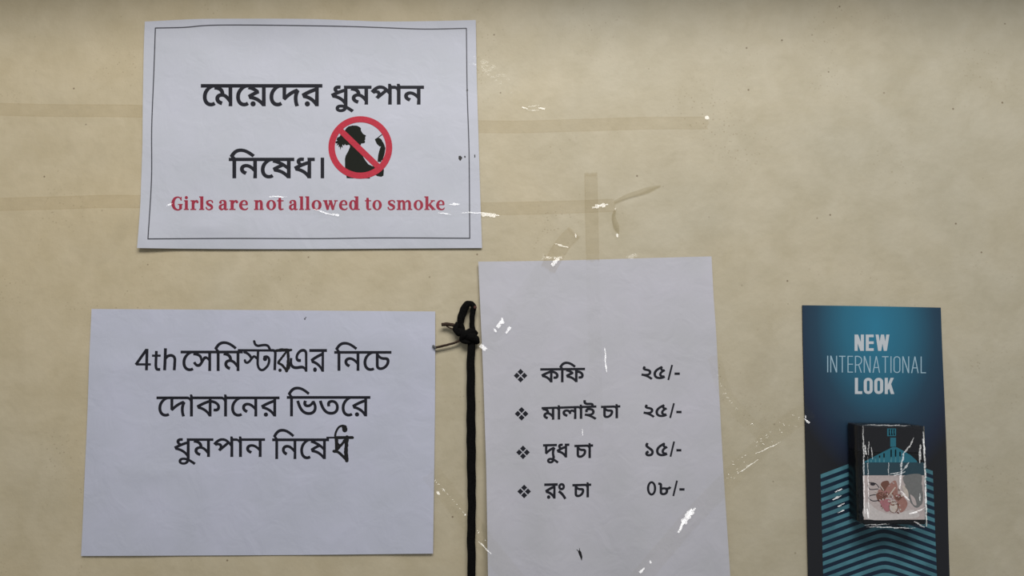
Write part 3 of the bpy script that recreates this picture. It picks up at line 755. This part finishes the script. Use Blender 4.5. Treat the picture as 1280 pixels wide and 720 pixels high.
# half-vector glints: little standing folds of clear film that face between lens and window
def fold(px, py, h, L, W, ang, lift=.0, curl=.25, base=None):
    """crease centred at a pixel; L long, W wide (px), ang = direction in the picture; a chain of short facets"""
    V, Fc = [], []
    sc = D / F_PX; a = math.radians(ang); n_ = max(1, round(L / 4.2)); seg = L / n_
    for q in range(n_):
        u0 = -1 + 2 * (q + .5) / n_
        wob = .35 * math.sin(q * 1.7 + px) if n_ > 1 else 0
        cx, cy = px + math.cos(a) * L / 2 * u0 - math.sin(a) * wob, py + math.sin(a) * L / 2 * u0 + math.cos(a) * wob
        c = P(cx, cy, h)
        n = ((CAM - c).normalized() + (LIGHT - c).normalized()).normalized()
        t = Vector((math.cos(a), 0, -math.sin(a))); t = t - n * t.dot(n); t = t / math.hypot(t.x, t.z)
        bb = n.cross(t).normalized()
        env = max(.25, (1 - u0 * u0) ** .5) if n_ > 1 else 1
        b0 = len(V); k = 4
        loc = []
        for i in range(k + 1):
            u = -1 + 2 * i / k; ww = (1 - u * u) ** .5 if n_ == 1 else 1 - .25 * abs(u)
            for v in (-1, 0, 1):
                loc.append(c + t * (u * seg / 2 * 1.1 * sc) + bb * (v * max(ww, .08) * env * W * (.5 + .14 * math.sin(q * 2.6 + py)) * sc) - n * (abs(v) * curl * W * .12 * sc))
        sh = max(p.y for p in loc) + h
        V += [p - Vector((0, sh, 0)) for p in loc]
        for i in range(k):
            for jj in range(2):
                m_ = b0 + i * 3 + jj; Fc.append((m_, m_ + 1, m_ + 4, m_ + 3))
    return V, Fc

def merge(parts):
    V, Fc = [], []
    for v, f in parts:
        b_ = len(V); V += list(v); Fc += [tuple(b_ + i for i in g) for g in f]
    return V, Fc

M_glint = film('film_fold', (.97, .97, .97), .20, 1.65)
# wrapper: a slightly larger skin round the pack with folds
def wrapper():
    V, Fc = [], []
    nu, nv = 26, 40
    r = random.Random(2)
    for j in range(nv + 1):
        for i in range(nu + 1):
            u = -.012 + 1.03 * i / nu; v = -.006 + 1.016 * j / nv
            e = min(i, nu - i, 3) / 3
            p = fpt(u, v); k = noise.noise(Vector((u * 5, v * 7, 1.3)))
            right = max(0, (u - .55) / .45)
            hgt = .0008 + .0012 * e * (0.3 + right) * (.5 + .8 * k)
            V.append(Vector((p.x, -HP - max(.0005, hgt) if e > 0 else -HP - .0002, p.z)))
    W = nu + 1
    for j in range(nv):
        for i in range(nu): a = j * W + i; Fc.append((a, a + W, a + W + 1, a + 1))
    n = len(V)
    rim = [i for i in range(W)] + [j * W + nu for j in range(1, nv + 1)] + [nv * W + i for i in range(nu - 1, -1, -1)] + [j * W for j in range(nv - 1, 0, -1)]
    V += [Vector((V[i].x, -HB - .0005, V[i].z)) for i in rim]
    for k in range(len(rim)):
        k2 = (k + 1) % len(rim); Fc.append((rim[k], rim[k2], n + k2, n + k))
    return V, Fc
wr = mesh('clear_wrapper', *wrapper(), M_cello, pack, True)
wr['label'] = 'crinkled clear plastic film'
folds = []
M_crease = film('wrapper_crease', (.96, .97, .98), .28, 1.6)
for px, py, L, W, ang in ((1078.6, 560, 55, 1.2, 88.6), (1079.2, 610, 70, 1.3, 88.8), (1084.6, 606, 70, .8, 88.8), (1155.3, 590, 90, 1.7, 88.4), (1156.4, 632, 50, 1.6, 88.4), (1153.6, 555, 30, 1.6, 88), (1149, 567, 22, 2.4, 93),
                          (1139, 553, 13, 1.4, -63), (1132, 563, 14, 1.8, -48), (1126.8, 577, 20, 2.0, -78), (1124.8, 598, 26, 2.0, -84), (1130, 619, 13, 1.9, 50), (1124, 592, 14, 1.5, -20), (1132, 583, 12, 1.8, -50),
                          (1081, 562, 11, 2.2, 86), (1085, 560, 16, .9, 92), (1089, 566, 14, .9, 88), (1110, 586, 15, .8, 90), (1148, 638, 17, 1.5, -24), (1141, 641, 9, 2.0, -10), (1119, 591, 14, 1.2, -8),
                          (1149, 621, 8, 1.2, 90), (1113, 659, 60, 1.2, 2), (1148, 655, 12, 1.3, 30), (1083.5, 641, 10, 2.0, 88), (1108, 531.5, 56, .9, 1), (1096, 655.5, 30, .9, -2)):
    folds.append(fold(px, py, HP + .0016, L, W, ang))
f_ = mesh('film_creases', *merge(folds), M_crease, wr, True)
f_['kind'] = 'stuff'

# ------------------------------------------------------------------ cord, knot, nail
def tube(path, name, mat, parent, seg=10, flat_=1.0, n=8, twist=0.0):
    """path points (px, py, height above wall in mm, radius in px)"""
    s = smooth_path(path, n); V, Fc = [], []
    sc = D / F_PX
    C_ = [P(a, b_, h / 1000) for a, b_, h, r_ in s]
    for i, c in enumerate(C_):
        t = (C_[min(i + 1, len(C_) - 1)] - C_[max(i - 1, 0)]).normalized()
        nrm = Vector((0, -1, 0)); 
        if abs(t.dot(nrm)) > .95: nrm = Vector((1, 0, 0))
        bi = t.cross(nrm).normalized(); nn = bi.cross(t).normalized()
        r_ = s[i][3] * sc
        for k in range(seg):
            a = 2 * math.pi * k / seg
            rr = r_ * (1 + .05 * math.sin(3 * a + i * .9))
            V.append(c + bi * (math.cos(a) * rr) + nn * (math.sin(a) * rr * flat_))
    for i in range(len(C_) - 1):
        for k in range(seg):
            a = i * seg + k; b_ = i * seg + (k + 1) % seg; Fc.append((a, b_, b_ + seg, a + seg))
    Fc.append(tuple(range(seg))[::-1]); Fc.append(tuple(len(V) - seg + k for k in range(seg)))
    return mesh(name, V, Fc, mat, parent, True)

cord = empty('hanging_cord', P(589, 420), 'black cord knotted in a loop over a nail, hanging beside the price list', 'cord')
tube([(590, 424, 4.5, 4.6), (588.5, 450, 4.2, 5.0), (588.6, 490, 4, 5.2), (588.8, 530, 4, 5.5), (589, 560, 4, 5.5), (589.4, 600, 4, 5.2), (589.8, 635, 4, 4.9), (589, 670, 4, 5.1), (589.5, 710, 4, 4.9), (589.3, 790, 4, 4.9)], 'hanging_length', M_cord, cord, 12, .75)
tube([(578, 413, 4, 3.6), (575.5, 403, 4.2, 4.3), (578.5, 391, 4.6, 5.0), (583, 381.5, 5.2, 4.6), (588.5, 379.6, 5.6, 3.4), (592, 383.5, 5.6, 3.5), (590.6, 392, 5, 3.4), (590, 404, 4.6, 3.2), (591, 416, 4.6, 3.8)], 'loop', M_cord, cord, 12, .8)
kn = tube([(568, 410, 3.5, 3.0), (573, 414, 5, 4.4), (580, 417, 6.5, 5.2), (588, 420, 8, 6.0), (594.5, 424, 6.5, 4.6), (597, 429, 4, 3.0)], 'knot', M_cord, cord, 12, .85)
tube([(596, 417.5, 3.5, 2.5), (590, 414, 7.5, 4.0), (582, 418, 9, 4.5), (577.5, 424.5, 5.5, 3.4), (584, 426.5, 7.2, 3.6), (592, 424.5, 5, 3.4)], 'knot_wrap', M_cord, kn, 12, .8)
tube([(572.5, 404, 4, 3.0), (569.5, 411, 6.4, 3.6), (574, 417, 6, 3.4), (580, 414, 6, 3.0)], 'knot_wrap', M_cord, kn, 12, .85)
e1 = tube([(573, 409, 4.5, 2.9), (566, 406.3, 5, 2.2), (558, 405.3, 5, 2.3), (551.8, 406, 5.2, 2.1)], 'loose_end', M_fray, cord, 8, .9)
e1['label'] = 'short brown frayed end'
tube([(572, 412, 4.5, 1.3), (566, 411.3, 4.6, 1.0), (560.5, 409, 4.8, .8), (557, 406.5, 5, .9)], 'thread', M_fray, e1, 6)
e2 = tube([(579, 422, 4.6, 2.2), (571, 427.5, 4.4, 1.45), (562, 430.3, 4.2, 1.4), (553, 432.6, 4, 1.5), (544.5, 434.5, 3.8, 1.5)], 'loose_end', M_fray, cord, 8, .9)
e2['label'] = 'long thin brown strand'
tube([(545, 435.3, 3.9, 1.5), (543, 433.8, 3.9, 1.6), (540.8, 431.8, 3.8, 1.2)], 'strand_tip', M_tip, e2, 8)
# nail under the loop
def nail():
    V, Fc = [], []; seg = 14; c = P(594.6, 384.6, 0)
    for y, r_ in ((.003, .0008), (-.0072, .0008), (-.0073, .0014), (-.0080, .0014), (-.0083, .0009)):
        for k in range(seg):
            a = 2 * math.pi * k / seg; V.append(Vector((c.x + r_ * math.cos(a), y, c.z + r_ * math.sin(a))))
    for i in range(4):
        for k in range(seg): a = i * seg + k; b_ = i * seg + (k + 1) % seg; Fc.append((a, b_, b_ + seg, a + seg))
    Fc.append(tuple(4 * seg + k for k in range(seg)))
    return V, Fc
o = mesh('nail', *nail(), M_nail); tag(o, 'small rusty nail in the wall, carrying the loop of the black cord', 'nail')

# ------------------------------------------------------------------ strips of clear tape
SH = [(S_sign, h_sign), (S_notice, h_notice), (S_menu, h_menu), (S_card, h_card)]
def under(x, y):
    m = 0
    for s, f in SH:
        if s.inside(x, y): m = max(m, f(x, y))
    return m
def under_soft(x, y, r=3.5):
    a = [under(x + dx, y + dy) for dx, dy in ((0, 0), (r, 0), (-r, 0), (0, r), (0, -r))]
    return max(a)

def strip(path, wid, mat, label, crinkle=0.0, folds=(), step=4.0, lift=.00030, seed=0, below=False, group=None):
    L = sum(math.dist(a, b_) for a, b_ in zip(path, path[1:])); n = max(4, int(L / step)); c = lerp_poly([(p[0], p[1]) for p in path], n)
    m = max(3, int(wid / 3)) + 2; V, Fc = [], []
    T_ = [0, .045] + [.045 + .91 * q / (m - 2) for q in range(1, m - 2)] + [.955, 1]
    r = random.Random(seed)
    for i, (x, y) in enumerate(c):
        a = c[max(0, i - 1)]; b_ = c[min(n, i + 1)]; dx, dy = b_[0] - a[0], b_[1] - a[1]; l = math.hypot(dx, dy)
        ww = wid * (1 + r.uniform(-.03, .03) * (1 if crinkle else .3))
        end = (r.uniform(-1.4, 1.4) if i in (0, n) else 0)
        for j in range(m + 1):
            t = T_[j] - .5
            e2_ = (r.uniform(-1.5, 1.5) if i in (0, n) else 0)
            px = x - dy / l * ww * t + dx / l * e2_; py = y + dx / l * ww * t + dy / l * e2_
            h = (0 if below else under_soft(px, py)) + lift
            if crinkle: h += crinkle * (noise.noise(Vector((px / 5, py / 5, seed))) + .7 * noise.noise(Vector((px / 2.2, py / 2.2, seed + 7))) + 1.2)
            V.append(P(px, py, h))
    for i in range(n):
        for j in range(m): a = i * (m + 1) + j; Fc.append((a, a + m + 1, a + m + 2, a + 1))
    mi = [2 if q % m in (0, m - 1) or q // m in (0,) else 0 for q in range(len(Fc))]
    for (px, py, L_, W_, ang) in folds:
        v, f = fold(px, py, under_soft(px, py) + lift + .0001, L_, W_, ang)
        b_ = len(V); V += v; Fc += [tuple(b_ + q for q in g) for g in f]; mi += [1] * len(f)
    o = mesh('tape_strip', V, Fc, [mat, M_glint, M_tape_edge if mat is M_tape else mat], None, True, mi)
    tag(o, label, 'tape', group)
    return o

strip([(-20, 136), (72, 138), (178, 139), (400, 147), (600, 158), (720, 156.5), (800, 154), (885, 153.5)], 15.5, M_tape,
      'long yellowed tape strip passing behind the upper part of the bordered sign to its right', below=True, folds=((883.5, 147.3, 5.5, 4.6, 50), ))
strip([(-20, 256), (72, 253.5), (178, 252), (400, 262), (600, 261), (700, 259), (768, 256.5)], 16, M_tape,
      'long yellowed tape strip passing behind the sign at the height of its red lettering', below=True, folds=((750, 257.3, 20, 5.5, -12), (611, 268.6, 26, 6.0, 4)))
strip([(196, 256), (300, 257), (420, 261), (520, 262), (600, 262.5), (628, 262)], 17, M_tape_new,
      'clear tape strip stuck over the red lettering and the right edge of the bordered sign', lift=.0006,
      folds=((592, 266, 30, 1.6, 1), (568, 255.5, 12, 2.8, 0), (213, 256, 6, 3.0, -35), (348, 246, 22, 1.6, 0), (405, 265.5, 26, 2.0, 18), (420, 268.5, 8, 3.2, 8), (556, 267, 16, 1.6, 6)))
strip([(738.5, 215), (739.5, 270), (741, 340), (744, 440), (746, 545)], 16.5, M_tape_new,
      'faint upright tape strip running down onto the price list', lift=.0005, folds=((756.5, 448, 26, 1.7, 88), (757.5, 461, 8, 1.8, 88), (728, 540, 8, .8, 85)))
strip([(738.6, 216), (739.2, 250), (740.4, 300), (741.2, 326)], 16, M_tape, 'short yellowed upright tape piece above the price list', lift=.0010)
strip([(720, 288), (700, 305), (678, 340), (650, 375), (612, 420)], 22, M_tape_new, 'slanting clear tape on the upper left corner of the price list', lift=.0005, crinkle=.0001, seed=3,
      folds=((702, 307, 17, 2.4, 15), (719.5, 294.5, 6, 2.2, 85), (694, 327.5, 12, 6, -45), (624.5, 405, 10, 5.5, -55), (619, 413, 6, 3.5, 60), (635, 412.5, 9, 4.5, -60), (604, 434, 9, 6, 40), (628, 401, 7, 4, 80)))
strip([(718, 290), (703, 306), (685, 336)], 19, M_tape, 'small stained tape end above the price list, left of the upright piece', lift=.0011)
strip([(764, 264), (771, 285), (786, 312), (792, 322)], 16, M_tape_new, 'short clear tape piece above the price list, right of the upright piece', lift=.0006, folds=((771.4, 294.3, 5.5, 3.4, 80), ))
strip([(590, 74), (625, 97), (655, 128), (690, 146), (702, 152)], 15, M_tape_new, 'faint slanting tape strip right of the bordered sign top', lift=.0004, folds=((656, 135, 7, 2.2, 25), (677, 135.6, 8, 2.8, 5), (667, 132.5, 14, .7, -5), (667, 137.8, 14, .7, 3)))

def glitter(path, wid, k, seed, big=1.0):
    r = random.Random(seed); c = lerp_poly(path, 60); out = []
    for _ in range(k):
        x, y = c[r.randrange(61)]; o_ = r.uniform(-.5, .5) * wid
        out.append((x + o_ * .6, y + o_ * .7, r.uniform(1.2, 4.0) * big, r.uniform(.25, .8) * big, r.uniform(-70, 70)))
    return out
p1 = [(538, 590), (560, 618), (590, 655), (615, 690), (650, 732)]
strip(p1, 25, M_crinkle, 'crinkled tape passing under the black cord at the lower left of the price list', crinkle=.0003, seed=11, lift=.0002,
      folds=glitter([(546, 603), (575, 635), (604, 672)], 20, 26, 5, .9) + [(606, 684, 22, 1.3, 45), (548, 616, 5, 3, 60)])
p2 = [(1012, 512), (985, 530), (950, 560), (905, 606), (862, 650), (828, 690), (795, 728)]
strip(p2, 24, M_crinkle, 'crinkled tape reaching from the dark blue card to the lower right of the price list', crinkle=.0003, seed=12, lift=.0002,
      folds=glitter([(1000, 520), (960, 545), (930, 575), (906, 600)], 20, 34, 6, .9) + [(1008, 526, 7, 2.6, 50), (1006.5, 521, 4, 2, 90), (858, 646, 24, 7.5, -58), (864, 640, 14, 5, -50), (852, 656, 12, 4, -70), (849, 662, 7, 2.5, -60), (802.5, 712.5, 8, 3.4, -48), (812.8, 702, 3.4, 3, 80), (960, 560, 34, 1.1, -25), (935, 583, 30, 1.0, -35)])
strip([(893, 445), (905, 488), (928, 520), (950, 540), (962, 560)], 17, M_crinkle, 'small crinkled tape beside the right edge of the price list', crinkle=.0002, seed=13, lift=.00015,
      folds=glitter([(897, 460), (908, 495), (945, 535)], 16, 16, 8, .8))

# lifted flap where the lower long strip ends in a bent tail
def flap(path, w0, w1, label, hmax, seed):
    n = 16; c = lerp_poly(path, n); V, Fc = [], []; m = 5
    for i, (x, y) in enumerate(c):
        a = c[max(0, i - 1)]; b_ = c[min(n, i + 1)]; dx, dy = b_[0] - a[0], b_[1] - a[1]; l = math.hypot(dx, dy); u = i / n
        ww = (w0 + (w1 - w0) * u) * min(1, (1 - u) * 3 + .15)
        for j in range(m + 1):
            t = j / m - .5
            V.append(P(x - dy / l * ww * t, y + dx / l * ww * t, .0009 + hmax * math.sin(math.pi * min(1, u * 1.1)) * (.5 - t)))
    for i in range(n):
        for j in range(m): a = i * (m + 1) + j; Fc.append((a, a + m + 1, a + m + 2, a + 1))
    o = mesh('tape_strip', V, Fc, M_tape_flap, None, True); tag(o, label, 'tape'); return o
M_tape_flap = film('fold_shade_tape', (.91, .89, .83), .12, 1.45, .2, 90, .05, (.52, .47, .36))  # brown shading of the folded tails is put into this tint
flap([(768, 253), (785, 245), (805, 239), (826, 232)], 4, 9, 'loose tape tail pointing up right above the price list', .003, 1)
flap([(770, 260), (767, 270), (770, 282), (773, 292)], 2, 10, 'loose tape tail hanging down above the price list', .003, 2)

strip([(1043, 640), (1050, 626), (1055, 607)], 15, M_tape_new, 'small clear tape piece over the chevrons, left of the cigarette pack', lift=.0006,
      folds=((1048, 613, 9, 2.0, -28), (1046, 622, 12, 2.2, -25), (1051, 631, 9, 1.8, -22), (1051, 639, 8, 1.4, -20)))
